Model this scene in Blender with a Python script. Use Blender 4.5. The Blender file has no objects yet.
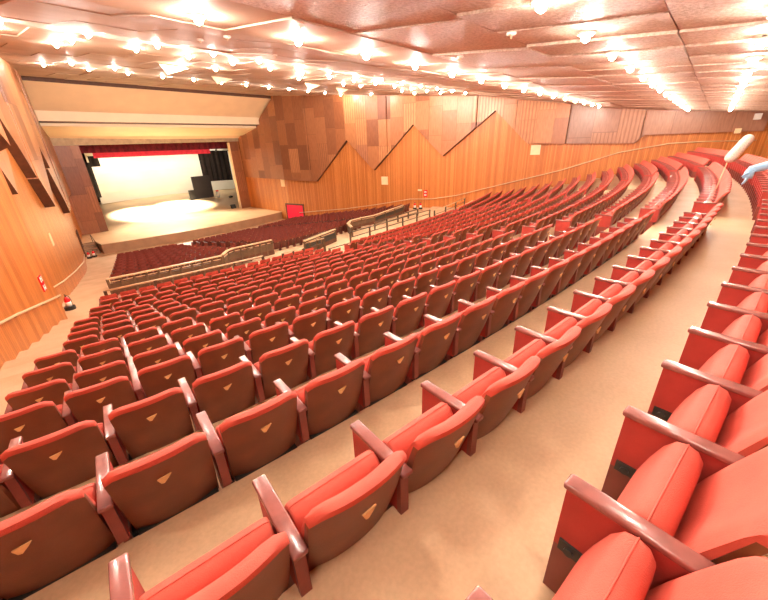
import bpy, bmesh, math, random
from mathutils import Vector, Matrix
random.seed(7)
PI = math.pi
COL = bpy.context.scene.collection
ZOFF = 8.5          # the stalls floor in front of the stage becomes z = 0 at the very end
rad = math.radians

# ------------------------------------------------------------------ camera
F_PX, PITCH, ROLL, HEAD = 350.0, rad(24), rad(-2), rad(40)
hv = Vector((math.cos(HEAD), math.sin(HEAD), 0)); zv = Vector((0, 0, 1))
Fv = math.cos(PITCH)*hv - math.sin(PITCH)*zv
R0 = Vector((math.sin(HEAD), -math.cos(HEAD), 0)); U0 = math.sin(PITCH)*hv + math.cos(PITCH)*zv
Rv = math.cos(ROLL)*R0 + math.sin(ROLL)*U0
Uv = math.cos(ROLL)*U0 - math.sin(ROLL)*R0
cam = bpy.data.cameras.new('camera'); cam.sensor_width = 36; cam.sensor_fit = 'HORIZONTAL'
cam.lens = F_PX/768*36; cam.clip_start = .05; cam.clip_end = 300
camo = bpy.data.objects.new('camera', cam); COL.objects.link(camo)
M = Matrix((Rv, Uv, -Fv)).transposed().to_4x4(); camo.matrix_world = M
bpy.context.scene.camera = camo
def pix(p):
    p = Vector(p); d = p.dot(Fv)
    if d < .05: return None
    return (384 + F_PX*p.dot(Rv)/d, 300 - F_PX*p.dot(Uv)/d, d)

# ------------------------------------------------------------------ materials
MATS = {}
def newmat(name):
    m = bpy.data.materials.new(name); m.use_nodes = True
    nt = m.node_tree; b = nt.nodes['Principled BSDF']; MATS[name] = m
    return m, nt, b
def nd(nt, t, **kw):
    n = nt.nodes.new(t)
    for k, v in kw.items():
        if k in n.inputs.keys() if isinstance(k, str) else False: n.inputs[k].default_value = v
        else: setattr(n, k, v)
    return n
def ramp(nt, stops, interp='LINEAR'):
    r = nt.nodes.new('ShaderNodeValToRGB'); cr = r.color_ramp; cr.interpolation = interp
    while len(cr.elements) < len(stops): cr.elements.new(.5)
    for e, (p, c) in zip(cr.elements, stops): e.position = p; e.color = (*c, 1)
    return r
def simple(name, col, rough=.5, var=.12, scale=6, bump=0, bscale=60, metal=0, spec=.5, coat=0):
    m, nt, b = newmat(name); L = nt.links
    tc = nt.nodes.new('ShaderNodeTexCoord')
    n = nd(nt, 'ShaderNodeTexNoise'); n.inputs['Scale'].default_value = scale; n.inputs['Detail'].default_value = 5
    L.new(tc.outputs['Object'], n.inputs['Vector'])
    r = ramp(nt, [(.3, tuple(c*(1-var) for c in col)), (.7, tuple(min(1, c*(1+var)) for c in col))])
    L.new(n.outputs['Fac'], r.inputs['Fac']); L.new(r.outputs['Color'], b.inputs['Base Color'])
    b.inputs['Roughness'].default_value = rough; b.inputs['Metallic'].default_value = metal
    b.inputs['Specular IOR Level'].default_value = spec; b.inputs['Coat Weight'].default_value = coat
    if bump:
        n2 = nd(nt, 'ShaderNodeTexNoise'); n2.inputs['Scale'].default_value = bscale; n2.inputs['Detail'].default_value = 4
        L.new(tc.outputs['Object'], n2.inputs['Vector'])
        bp = nt.nodes.new('ShaderNodeBump'); bp.inputs['Strength'].default_value = bump; bp.inputs['Distance'].default_value = .01
        L.new(n2.outputs['Fac'], bp.inputs['Height']); L.new(bp.outputs['Normal'], b.inputs['Normal'])
    return m
def emis(name, col, strength):
    m, nt, b = newmat(name); b.inputs['Base Color'].default_value = (*col, 1)
    b.inputs['Emission Color'].default_value = (*col, 1); b.inputs['Emission Strength'].default_value = strength
    return m

RED = simple('red_fabric', (.60, .098, .064), .7, .1, 9, .35, 260, spec=.35)
REDD = simple('red_panel_fabric', (.40, .045, .034), .55, .12, 8, .2, 240, spec=.35)
BRN = simple('brown_vinyl', (.165, .046, .016), .42, .2, 5, .1, 120)
BASE = simple('maroon_metal', (.20, .040, .028), .4, .15, 6)
CAP = simple('glossy_maroon_wood', (.26, .085, .07), .24, .2, 10, coat=.4)
BLK = simple('black_metal', (.02, .02, .018), .4, .3, 20)
BRASS = simple('brass_plate', (.72, .42, .16), .45, .1, 40)
CREAM = simple('cream_paint', (.80, .61, .38), .5, .05, .7)
CREAM2 = simple('pale_cream_paint', (.86, .72, .48), .5, .04, .7)
SEAM = simple('grey_beige_header', (.42, .33, .21), .6, .15, 3)
STFRONT = simple('stage_front_laminate', (.36, .21, .115), .45, .12, 1.5)
CYC = simple('cyclorama_cloth', (.78, .74, .60), .8, .05, .4)
BDRAPE = simple('black_drape', (.022, .018, .018), .85, .3, 2, .3, 8)
GDRAPE = simple('dark_grey_flat', (.028, .024, .026), .7, .15, 2)
DRED = simple('dark_red_velvet', (.16, .006, .014), .8, .3, 4, .4, 12)
PINK = simple('bright_red_border', (.85, .03, .07), .6, .1, 3)
RAILM = simple('beige_painted_rail', (.62, .44, .25), .35, .08, 10)
POST = simple('dark_bronze_post', (.075, .045, .022), .4, .2, 10)
PARAP = simple('brown_parapet_panel', (.12, .066, .032), .5, .2, 3)
WHT = simple('white_plastic', (.85, .80, .72), .4, .04, 10)
REDPL = simple('red_enamel', (.75, .02, .03), .25, .05, 10)
DOORM = simple('magenta_red_door', (.80, .012, .05), .4, .1, 2)
SIGNB = simple('beige_sign', (.82, .60, .34), .5, .05, 3)
MOP = simple('white_mop_cotton', (.62, .58, .50), .9, .4, 60, .6, 90)
GLOVE = simple('light_blue_glove', (.30, .52, .74), .45, .08, 30)
WSHIRT = simple('white_shirt_cloth', (.85, .82, .78), .8, .06, 12)
TROU = simple('dark_trousers', (.05, .05, .07), .8, .15, 12)
SKIN = simple('skin', (.45, .24, .15), .5, .08, 20)
HAIR = simple('dark_hair', (.02, .013, .01), .5, .3, 60)
BULB = emis('lamp_bulb', (1.0, .89, .77), 1300)
BULBR = emis('small_lamp_bulb', (1.0, .89, .77), 470)
STAGEL = emis('stage_lamp_lens', (1.0, .92, .75), 30)

def floor_mat():
    m, nt, b = newmat('beige_floor'); L = nt.links
    tc = nt.nodes.new('ShaderNodeTexCoord')
    n1 = nd(nt, 'ShaderNodeTexNoise'); n1.inputs['Scale'].default_value = 1.1; n1.inputs['Detail'].default_value = 6
    n2 = nd(nt, 'ShaderNodeTexNoise'); n2.inputs['Scale'].default_value = 42; n2.inputs['Detail'].default_value = 4
    L.new(tc.outputs['Object'], n1.inputs['Vector']); L.new(tc.outputs['Object'], n2.inputs['Vector'])
    r = ramp(nt, [(.3, (.62, .39, .21)), (.7, (.76, .51, .30))])
    L.new(n1.outputs['Fac'], r.inputs['Fac'])
    mx = nt.nodes.new('ShaderNodeMixRGB'); mx.blend_type = 'MULTIPLY'; mx.inputs[0].default_value = .25
    L.new(r.outputs['Color'], mx.inputs[1]); L.new(n2.outputs['Fac'], mx.inputs[2]); L.new(mx.outputs[0], b.inputs['Base Color'])
    b.inputs['Roughness'].default_value = .55
    return m
FLOOR = floor_mat()

def slat_mat():
    # vertical tongue-and-groove boards; UV x = metres along the wall, y = height
    m, nt, b = newmat('orange_board_wall'); L = nt.links
    uv = nt.nodes.new('ShaderNodeUVMap')
    sx = nt.nodes.new('ShaderNodeSeparateXYZ'); L.new(uv.outputs[0], sx.inputs[0])
    mul = nd(nt, 'ShaderNodeMath'); mul.operation = 'MULTIPLY'; mul.inputs[1].default_value = 9
    L.new(sx.outputs['X'], mul.inputs[0])
    fl = nd(nt, 'ShaderNodeMath'); fl.operation = 'FLOOR'; L.new(mul.outputs[0], fl.inputs[0])
    wn = nt.nodes.new('ShaderNodeTexWhiteNoise'); wn.noise_dimensions = '1D'; L.new(fl.outputs[0], wn.inputs['W'])
    r = ramp(nt, [(0, (.46, .135, .022)), (.5, (.57, .185, .036)), (1, (.66, .235, .052))])
    L.new(wn.outputs['Value'], r.inputs['Fac'])
    mp = nt.nodes.new('ShaderNodeMapping'); mp.inputs['Scale'].default_value = (9, .5, 1); L.new(uv.outputs[0], mp.inputs[0])
    n = nd(nt, 'ShaderNodeTexNoise'); n.inputs['Scale'].default_value = 3; n.inputs['Detail'].default_value = 6; L.new(mp.outputs[0], n.inputs['Vector'])
    r2 = ramp(nt, [(.25, (.72, .68, .64)), (.7, (1, 1, 1))]); L.new(n.outputs['Fac'], r2.inputs['Fac'])
    mx = nt.nodes.new('ShaderNodeMixRGB'); mx.blend_type = 'MULTIPLY'; mx.inputs[0].default_value = .8
    L.new(r.outputs['Color'], mx.inputs[1]); L.new(r2.outputs['Color'], mx.inputs[2])
    fr = nd(nt, 'ShaderNodeMath'); fr.operation = 'FRACT'; L.new(mul.outputs[0], fr.inputs[0])
    gr = nd(nt, 'ShaderNodeMath'); gr.operation = 'GREATER_THAN'; gr.inputs[1].default_value = .1; L.new(fr.outputs[0], gr.inputs[0])
    mx2 = nt.nodes.new('ShaderNodeMixRGB'); mx2.blend_type = 'MIX'; L.new(gr.outputs[0], mx2.inputs[0])
    mx2.inputs[1].default_value = (.30, .085, .016, 1); L.new(mx.outputs[0], mx2.inputs[2]); L.new(mx2.outputs[0], b.inputs['Base Color'])
    bp = nt.nodes.new('ShaderNodeBump'); bp.inputs['Strength'].default_value = .4; bp.inputs['Distance'].default_value = .01
    L.new(gr.outputs[0], bp.inputs['Height']); L.new(bp.outputs['Normal'], b.inputs['Normal'])
    b.inputs['Roughness'].default_value = .42
    return m
SLAT = slat_mat()

def patch_mat(name, stops, cw=1.25, ch=1.9, stripes=True, rough=.35):
    # veneer boards of mixed tone in a staggered grid, some of them ribbed
    m, nt, b = newmat(name); L = nt.links
    def math_(op, a, c=None):
        n = nt.nodes.new('ShaderNodeMath'); n.operation = op
        for i, v in enumerate((a, c)):
            if v is None: continue
            if isinstance(v, (int, float)): n.inputs[i].default_value = v
            else: L.new(v, n.inputs[i])
        return n.outputs[0]
    uv = nt.nodes.new('ShaderNodeUVMap')
    sx = nt.nodes.new('ShaderNodeSeparateXYZ'); L.new(uv.outputs[0], sx.inputs[0])
    u = math_('DIVIDE', sx.outputs['X'], cw); cu = math_('FLOOR', u)
    w0 = nt.nodes.new('ShaderNodeTexWhiteNoise'); w0.noise_dimensions = '1D'; L.new(cu, w0.inputs['W'])
    off = math_('MULTIPLY', w0.outputs['Value'], 3.7)
    v = math_('ADD', math_('DIVIDE', sx.outputs['Y'], ch), off); cv = math_('FLOOR', v)
    cb = nt.nodes.new('ShaderNodeCombineXYZ'); L.new(cu, cb.inputs[0]); L.new(cv, cb.inputs[1])
    wn = nt.nodes.new('ShaderNodeTexWhiteNoise'); wn.noise_dimensions = '3D'; L.new(cb.outputs[0], wn.inputs['Vector'])
    r = ramp(nt, stops); L.new(wn.outputs['Value'], r.inputs['Fac'])
    mp = nt.nodes.new('ShaderNodeMapping'); mp.inputs['Scale'].default_value = (5, .7, 1); L.new(uv.outputs[0], mp.inputs[0])
    n = nd(nt, 'ShaderNodeTexNoise'); n.inputs['Scale'].default_value = 2.5; n.inputs['Detail'].default_value = 7; L.new(mp.outputs[0], n.inputs['Vector'])
    r2 = ramp(nt, [(.3, (.68, .62, .58)), (.65, (1, 1, 1))]); L.new(n.outputs['Fac'], r2.inputs['Fac'])
    mx = nt.nodes.new('ShaderNodeMixRGB'); mx.blend_type = 'MULTIPLY'; mx.inputs[0].default_value = .7
    L.new(r.outputs['Color'], mx.inputs[1]); L.new(r2.outputs['Color'], mx.inputs[2])
    fu = math_('FRACT', u); fv = math_('FRACT', v)
    j = math_('MULTIPLY', math_('GREATER_THAN', fu, .02), math_('GREATER_THAN', fv, .013))
    if stripes:
        s = math_('GREATER_THAN', math_('FRACT', math_('MULTIPLY', sx.outputs['X'], 4.0)), .35)
        sep = nt.nodes.new('ShaderNodeSeparateColor'); L.new(wn.outputs['Color'], sep.inputs[0])
        pick = math_('GREATER_THAN', sep.outputs[0], .68)
        s2 = math_('SUBTRACT', 1, math_('MULTIPLY', pick, math_('SUBTRACT', 1, s)))
        j = math_('MULTIPLY', j, s2)
    mx2 = nt.nodes.new('ShaderNodeMixRGB'); mx2.blend_type = 'MULTIPLY'; mx2.inputs[0].default_value = 1
    cj = ramp(nt, [(0, (.72, .66, .60)), (1, (1, 1, 1))]); L.new(j, cj.inputs['Fac'])
    L.new(mx.outputs[0], mx2.inputs[1]); L.new(cj.outputs['Color'], mx2.inputs[2]); L.new(mx2.outputs[0], b.inputs['Base Color'])
    bp = nt.nodes.new('ShaderNodeBump'); bp.inputs['Strength'].default_value = .5; bp.inputs['Distance'].default_value = .02
    L.new(j, bp.inputs['Height']); L.new(bp.outputs['Normal'], b.inputs['Normal'])
    b.inputs['Roughness'].default_value = rough
    return m
PATCH = patch_mat('veneer_cladding', cw=1.3, ch=2.4, stops=[(0, (.23, .075, .03)), (.3, (.36, .13, .05)), (.6, (.47, .19, .075)), (.85, (.57, .26, .11)), (1, (.40, .15, .08))])
PATCHD = patch_mat('dark_veneer_cladding', [(0, (.21, .075, .035)), (.4, (.31, .115, .048)), (.75, (.38, .15, .065)), (1, (.50, .21, .09))], 1.35, 2.6)
PATCHP = patch_mat('pale_brown_cladding', [(0, (.27, .125, .075)), (.4, (.34, .155, .09)), (1, (.42, .19, .10))], 1.6, 4)

def ceil_mat(name, c1, c2, rough, bump, bsc, dist=.02, speckle=False):
    m, nt, b = newmat(name); L = nt.links
    tc = nt.nodes.new('ShaderNodeTexCoord')
    n1 = nd(nt, 'ShaderNodeTexNoise'); n1.inputs['Scale'].default_value = .6; n1.inputs['Detail'].default_value = 6
    L.new(tc.outputs['Object'], n1.inputs['Vector'])
    r = ramp(nt, [(.3, c1), (.7, c2)]); L.new(n1.outputs['Fac'], r.inputs['Fac']); L.new(r.outputs['Color'], b.inputs['Base Color'])
    n2 = nd(nt, 'ShaderNodeTexNoise'); n2.inputs['Scale'].default_value = bsc; n2.inputs['Detail'].default_value = 5; n2.inputs['Roughness'].default_value = .65
    L.new(tc.outputs['Object'], n2.inputs['Vector'])
    if speckle:
        rs = ramp(nt, [(.42, (.66, .60, .55)), (.58, (1, 1, 1))]); L.new(n2.outputs['Fac'], rs.inputs['Fac'])
        ms = nt.nodes.new('ShaderNodeMixRGB'); ms.blend_type = 'MULTIPLY'; ms.inputs[0].default_value = .75
        L.new(r.outputs['Color'], ms.inputs[1]); L.new(rs.outputs['Color'], ms.inputs[2]); L.new(ms.outputs[0], b.inputs['Base Color'])
    bp = nt.nodes.new('ShaderNodeBump'); bp.inputs['Strength'].default_value = bump; bp.inputs['Distance'].default_value = dist
    L.new(n2.outputs['Fac'], bp.inputs['Height']); L.new(bp.outputs['Normal'], b.inputs['Normal'])
    b.inputs['Roughness'].default_value = rough
    return m
CEILF = ceil_mat('brown_ceiling_board', (.38, .255, .175), (.50, .35, .25), .6, .25, 3.0, .03)
CEILR = ceil_mat('rough_ceiling_board', (.50, .36, .27), (.68, .52, .40), .6, 1.0, 20, .05, True)
STFLOOR = ceil_mat('stage_wood_floor', (.62, .40, .20), (.76, .52, .28), .35, .05, 8)

# ------------------------------------------------------------------ mesh helpers
class MB:
    def __init__(s): s.v = []; s.f = []; s.mi = []; s.uv = []; s.mats = []
    def slot(s, m):
        if m not in s.mats: s.mats.append(m)
        return s.mats.index(m)
    def face(s, pts, mat=None, uvs=None):
        i = len(s.v); s.v += [tuple(p) for p in pts]; s.f.append(tuple(range(i, i+len(pts))))
        s.mi.append(s.slot(mat) if mat else 0); s.uv.append(uvs)
    def mesh(s, vs, fs, mat=None):
        i = len(s.v); s.v += [tuple(p) for p in vs]; k = s.slot(mat) if mat else 0
        for f in fs: s.f.append(tuple(a+i for a in f)); s.mi.append(k); s.uv.append(None)
    def box(s, c, d, mat=None, rz=0, M=None):
        hx, hy, hz = d[0]/2, d[1]/2, d[2]/2
        P = [Vector((x, y, z)) for z in (-hz, hz) for y in (-hy, hy) for x in (-hx, hx)]
        if M is not None: P = [M @ p for p in P]
        elif rz:
            R = Matrix.Rotation(rz, 3, 'Z'); P = [R @ p for p in P]
        P = [p+Vector(c) for p in P]
        s.mesh(P, [(0, 2, 3, 1), (4, 5, 7, 6), (0, 1, 5, 4), (2, 6, 7, 3), (0, 4, 6, 2), (1, 3, 7, 5)], mat)
    def tube(s, pts, r, mat=None, n=8, cap=True):
        pts = [Vector(p) for p in pts]; rings = []
        rr = r if isinstance(r, (list, tuple)) else [r]*len(pts)
        for i, p in enumerate(pts):
            t = (pts[min(i+1, len(pts)-1)]-pts[max(i-1, 0)]).normalized()
            a = t.cross(Vector((0, 0, 1)))
            if a.length < .05: a = t.cross(Vector((1, 0, 0)))
            a.normalize(); b = t.cross(a)
            rings.append([p+rr[i]*(math.cos(2*PI*k/n)*a+math.sin(2*PI*k/n)*b) for k in range(n)])
        vs = [q for rg in rings for q in rg]; fs = []
        for i in range(len(pts)-1):
            for k in range(n): fs.append((i*n+k, i*n+(k+1) % n, (i+1)*n+(k+1) % n, (i+1)*n+k))
        if cap: fs.append(tuple(range(n-1, -1, -1))); fs.append(tuple((len(pts)-1)*n+k for k in range(n)))
        s.mesh(vs, fs, mat)
    def lathe(s, c, prof, mat=None, n=16):
        vs = []; fs = []
        for (r, z) in prof:
            for k in range(n): vs.append((c[0]+r*math.cos(2*PI*k/n), c[1]+r*math.sin(2*PI*k/n), c[2]+z))
        for i in range(len(prof)-1):
            for k in range(n): fs.append((i*n+k, i*n+(k+1) % n, (i+1)*n+(k+1) % n, (i+1)*n+k))
        fs.append(tuple(range(n-1, -1, -1))); fs.append(tuple((len(prof)-1)*n+k for k in range(n)))
        s.mesh(vs, fs, mat)
    def build(s, name, mat=None, parent=None, smooth=False, merge=False):
        me = bpy.data.meshes.new(name); me.from_pydata(s.v, [], s.f)
        ms = s.mats if s.mats else [mat]
        for m in ms: me.materials.append(m)
        if len(s.mats) > 1: me.polygons.foreach_set('material_index', s.mi)
        if any(u is not None for u in s.uv):
            l = me.uv_layers.new(name='UVMap'); i = 0
            for u, f in zip(s.uv, s.f):
                for k in range(len(f)):
                    if u is not None: l.data[i].uv = u[k]
                    i += 1
        if smooth: me.polygons.foreach_set('use_smooth', [True]*len(me.polygons))
        me.update()
        if merge:
            bm = bmesh.new(); bm.from_mesh(me); bmesh.ops.remove_doubles(bm, verts=bm.verts, dist=1e-4)
            bmesh.ops.recalc_face_normals(bm, faces=bm.faces); bm.to_mesh(me); bm.free()
        o = bpy.data.objects.new(name, me); COL.objects.link(o)
        if parent: o.parent = parent
        return o
def rbox(name, c, d, bev, mat, parent=None, seg=3, M=None):
    bm = bmesh.new(); bmesh.ops.create_cube(bm, size=1)
    bmesh.ops.scale(bm, vec=d, verts=bm.verts)
    bmesh.ops.bevel(bm, geom=bm.edges[:], offset=bev, segments=seg, profile=.5, affect='EDGES')
    if M is not None: bmesh.ops.transform(bm, matrix=M.to_4x4(), verts=bm.verts)
    bmesh.ops.translate(bm, vec=c, verts=bm.verts)
    me = bpy.data.meshes.new(name); bm.to_mesh(me); bm.free(); me.materials.append(mat)
    me.polygons.foreach_set('use_smooth', [True]*len(me.polygons))
    o = bpy.data.objects.new(name, me); COL.objects.link(o)
    if parent: o.parent = parent
    return o
def tag(o, label=None, cat=None, group=None, kind=None):
    if label: o['label'] = label
    if cat: o['category'] = cat
    if group: o['group'] = group
    if kind: o['kind'] = kind
    return o
def empty(name, loc=(0, 0, 0), rz=0):
    o = bpy.data.objects.new(name, None); COL.objects.link(o); o.empty_display_size = .2
    o.location = loc; o.rotation_euler = (0, 0, rz); return o
def copy_tree(o, parent=None):
    c = o.copy(); COL.objects.link(c); c.parent = parent
    for ch in KIDS.get(o.name, []): copy_tree(ch, c)
    return c
KIDS = {}
def collect(o): 
    KIDS[o.name] = list(o.children)
    for ch in o.children: collect(ch)

ORD = 'zeroth first second third fourth fifth sixth seventh eighth ninth tenth eleventh twelfth thirteenth fourteenth fifteenth sixteenth seventeenth eighteenth nineteenth twentieth twenty-first twenty-second twenty-third twenty-fourth twenty-fifth twenty-sixth twenty-seventh twenty-eighth twenty-ninth thirtieth thirty-first thirty-second thirty-third thirty-fourth thirty-fifth thirty-sixth'.split()

# ------------------------------------------------------------------ layout of the hall
C0 = (16.64, 76.11)                                   # centre of the curved rows
def pol(r, deg, z=0.):
    a = rad(deg); return Vector((C0[0]+r*math.sin(a), C0[1]-r*math.cos(a), z))
def polar(x, y): return math.hypot(x-C0[0], y-C0[1]), math.degrees(math.atan2(x-C0[0], C0[1]-y))
UP_R = [78.06, 77.05, 76.08, 75.13, 74.16, 73.20, 72.24, 71.27, 70.31, 69.34, 68.38, 67.41, 66.45, 65.48, 64.52, 63.55]
UP_Z = [-1.71, -2.01, -2.23, -2.48, -2.74, -3.03, -3.28, -3.53, -3.76, -4.00, -4.23, -4.45, -4.67, -4.85, -5.00, -5.15]
PH = [.305, .02, -.08, -.10, .08, .03, -.03, -.09, .12, .07, .01, -.03, .20, .15, .35, .32]   # first seat centre, metres from the -13.2 degree line
PLAT = 62.65                                          # front edge of the upper seating
XA_Z = -5.9                                           # cross aisle floor
LOW_R = [57.85-.957*i for i in range(18)]
LOW_Z = [-6.05-.1441*i for i in range(18)]
ST_Z = -7.6                                           # stage floor
FL_Z = -8.5

LW = [(-3.6, -3.4), (-1.25, 8.0), (0.15, 12.6), (1.42, 16.2), (0.95, 16.5), (1.62, 19.6), (2.45, 22.5), (3.35, 26), (4.9, 32.6), (6.0, 38.5), (7.0, 43.5), (7.95, 47.3)]
RW = [(35.35, -3.6), (27.3, 37.7), (27.4, 47.6)]
def wx(poly, y):
    for (a, b), (c, d) in zip(poly, poly[1:]):
        if min(b, d) <= y <= max(b, d): return a+(c-a)*(y-b)/(d-b)
    return poly[0][0] if y < poly[0][1] else poly[-1][0]
CA = rad(1.7)                                         # the ceiling and its lamps run 1.7 degrees off the x axis
def uv_of(x, y): return x*math.cos(CA)-y*math.sin(CA), x*math.sin(CA)+y*math.cos(CA)
def xy_of(u, v): return u*math.cos(CA)+v*math.sin(CA), -u*math.sin(CA)+v*math.cos(CA)
CV = [(-8, .9), (-1, 1.15), (3, 1.5), (7.2, 1.95), (9, 2.3), (16, 3.45), (20.5, 3.8), (24.8, 4.2), (30.7, 4.7), (37.5, 5.2), (42, 5.4)]
def czv(v):
    if v <= CV[0][0]: return CV[0][1]
    for (a, b), (c, d) in zip(CV, CV[1:]):
        if v <= c: return b+(d-b)*(v-a)/(c-a)
    return CV[-1][1]
def ceil_z(x, y): return czv(uv_of(x, y)[1])
def st_front(x):                                      # curved front edge of the stage
    t = (x-18.5)/10.0; return 38.8+1.3*t*t
def endang(r, side):                                  # angle where the circle of radius r meets a side wall
    lo, hi = (4, 24)
    for _ in range(40):
        m = (lo+hi)/2; p = pol(r, side*m)
        inside = p.x > wx(LW, p.y) if side < 0 else p.x < wx(RW, p.y)
        if inside: lo = m
        else: hi = m
    return side*(lo+.12)

# ------------------------------------------------------------------ floors
def ring(mb, r0, r1, z, z0, n=64):
    """flat tread from r0 to r1 at height z with a riser at its inner edge down to z0"""
    for r in (r0,):
        pass
    aL0, aL1, aR0, aR1 = endang(r0, -1), endang(r1, -1), endang(r0, 1), endang(r1, 1)
    for i in range(n):
        t0, t1 = i/n, (i+1)/n
        A = pol(r0, aL0+(aR0-aL0)*t0, z); B = pol(r0, aL0+(aR0-aL0)*t1, z)
        D = pol(r1, aL1+(aR1-aL1)*t0, z); E_ = pol(r1, aL1+(aR1-aL1)*t1, z)
        mb.face([A, B, E_, D])
        if z0 < z: mb.face([Vector((A.x, A.y, z0)), Vector((B.x, B.y, z0)), B, A])
mb = MB()
edges_up = [r-.10 for r in UP_R]                       # step edge in front of the row above
ring(mb, edges_up[1], 80.9, UP_Z[0], UP_Z[1])
for k in range(1, 16):
    r_in = edges_up[k+1] if k < 15 else PLAT
    ring(mb, r_in, edges_up[k], UP_Z[k], UP_Z[k+1] if k < 15 else XA_Z)
ring(mb, 58.75, PLAT, XA_Z, LOW_Z[0])
for k in range(18):
    r_in = LOW_R[k+1]+.2 if k < 17 else LOW_R[k]-.75
    r_out = LOW_R[k]+.2 if k else 58.75
    ring(mb, r_in, r_out, LOW_Z[k], LOW_Z[k+1] if k < 17 else FL_Z)
n = 40                                                # flat floor in front of the stage
for i in range(n):
    r1 = LOW_R[17]-.75; a0, a1 = endang(r1, -1), endang(r1, 1)
    A = pol(r1, a0+(a1-a0)*i/n, FL_Z); B = pol(r1, a0+(a1-a0)*(i+1)/n, FL_Z)
    mb.face([A, (A.x, 44.2, FL_Z), (B.x, 44.2, FL_Z), B])
tag(mb.build('floor', FLOOR), kind='structure')

# ------------------------------------------------------------------ walls
def wall_strip(name, poly, side, z_lo, mat, t=.3, y0=None, y1=None):
    mb = MB(); u = 0
    pts = []
    for (a, b), (c, d) in zip(poly, poly[1:]):
        L = math.hypot(c-a, d-b); nseg = max(1, int(L/1.0))
        for i in range(nseg): pts.append((a+(c-a)*i/nseg, b+(d-b)*i/nseg))
    pts.append(poly[-1])
    for (a, b), (c, d) in zip(pts, pts[1:]):
        L = math.hypot(c-a, d-b); za, zb = ceil_z(a, b)+.25, ceil_z(c, d)+.25
        q = [(a, b, z_lo), (c, d, z_lo), (c, d, zb), (a, b, za)]
        uvq = [(u, z_lo), (u+L, z_lo), (u+L, zb), (u, za)]
        if side > 0: q = q[::-1]; uvq = uvq[::-1]
        mb.face(q[::-1], mat, uvq[::-1])
        s = side*t
        mb.face([(a+s, b, z_lo), (c+s, d, z_lo), (c+s, d, zb), (a+s, b, za)], mat)
        mb.face([(a, b, za), (c, d, zb), (c+s, d, zb), (a+s, b, za)], mat)
        u += L
    return tag(mb.build(name), kind='structure')
wall_strip('wall_left', LW, -1, -9, SLAT)
wall_strip('wall_right', RW, 1, -9, SLAT)
def back_wall():
    y0 = -3.45; mb = MB(); N = 24; x0, x1 = -3.55, 35.25
    for i in range(N):
        a, b = x0+(x1-x0)*i/N, x0+(x1-x0)*(i+1)/N
        for (z0, z1, m) in ((-2.3, -.3, SLAT), (-.3, 1.4, PATCHP)):
            mb.face([(a, y0, z0), (b, y0, z0), (b, y0, z1), (a, y0, z1)], m, [(a, z0), (b, z0), (b, z1), (a, z1)])
            mb.face([(a, y0-.3, z0), (b, y0-.3, z0), (b, y0-.3, z1), (a, y0-.3, z1)], m)
    tag(mb.build('wall_back'), kind='structure')
back_wall()

# zigzag veneer cladding standing off the boards, one panel per bay
ZZ = [(-3.3, 0.0), (3.1, 0.0), (3.6, -.55), (10.9, -.35), (13.7, 2.28), (18.1, -1.2), (21.1, 1.6), (25.4, -2.45), (28.5, .5), (33.0, -3.7), (39.2, -3.55), (46.8, -3.5)]
def zzb(y):
    for (a, b), (c, d) in zip(ZZ, ZZ[1:]):
        if y <= c: return b+(d-b)*(y-a)/(c-a)
    return ZZ[-1][1]
def soffit_z(v):
    """the portal soffit that cuts the cladding towards the stage"""
    if v < 38.5: return None
    P_ = [(38.5, 5.2), (41.8, 3.35), (41.8, 2.6), (43.3, 2.3), (46.3, 1.5), (48, 1.5)]
    for (a, b), (c, d) in zip(P_, P_[1:]):
        if v <= c and c > a: return b+(d-b)*(v-a)/(c-a)
    return 1.5
def cladding(name, poly, side, y0, y1, off, mat, label, off2=None):
    off2 = off if off2 is None else off2
    ys = sorted(set([y0, y1]+[b for b, _ in ZZ if y0 < b < y1]+[y0+(y1-y0)*i/6 for i in range(1, 6)]+[b for a, b in poly if y0 < b < y1]))
    mb = MB(); s = -side
    def P(y, o, z):
        x = wx(poly, y); return (x+s*o, y, z)
    def top(y):
        x = wx(poly, y); v = uv_of(x, y)[1]; sz = soffit_z(v)
        return min(ceil_z(x, y)+.1, sz+.05 if sz is not None else 99)
    for a, b in zip(ys, ys[1:]):
        za, zb = zzb(a), zzb(b); ta, tb = max(top(a), za+.01), max(top(b), zb+.01)
        oa, ob = [off+(off2-off)*(q-y0)/(y1-y0) for q in (a, b)]
        f = [P(a, oa, za), P(b, ob, zb), P(b, ob, tb), P(a, oa, ta)]; u_ = [(a, za), (b, zb), (b, tb), (a, ta)]
        mb.face(f, mat, u_)
        mb.face([P(a, 0, za), P(b, 0, zb), P(b, ob, zb), P(a, oa, za)], DARKEDGE)  # bottom edge face coloured dark for the shadow beneath the cladding
    for q, o_ in ((y0, off), (y1, off2)):
        z_, t_ = zzb(q), max(top(q), zzb(q)+.01)
        mb.face([P(q, 0, z_), P(q, o_, z_), P(q, o_, t_), P(q, 0, t_)], mat, [(q, z_), (q+o_, z_), (q+o_, t_), (q, t_)])
    return tag(mb.build(name), kind='structure')
DARKEDGE = simple('dark_wood_and_shade', (.11, .04, .018), .6, .2, 4)
BAYS = [(-3.2, 3.3, PATCHP, .30), (3.3, 8.1, PATCHP, .26), (8.1, 12.0, PATCH, .34), (12.0, 15.2, PATCH, .28), (15.2, 19.5, PATCH, .36), (19.5, 23.8, PATCH, .28),
        (23.8, 29.8, PATCH, .36), (29.8, 33.6, PATCHD, .28), (33.6, 37.7, PATCHD, .36), (37.7, 46.8, PATCHD, .28)]
for i, (a, b, m, o) in enumerate(BAYS):
    cladding('trim_%d' % (i+1), RW, 1, a+.03, b-.03, o, m, '')
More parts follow.
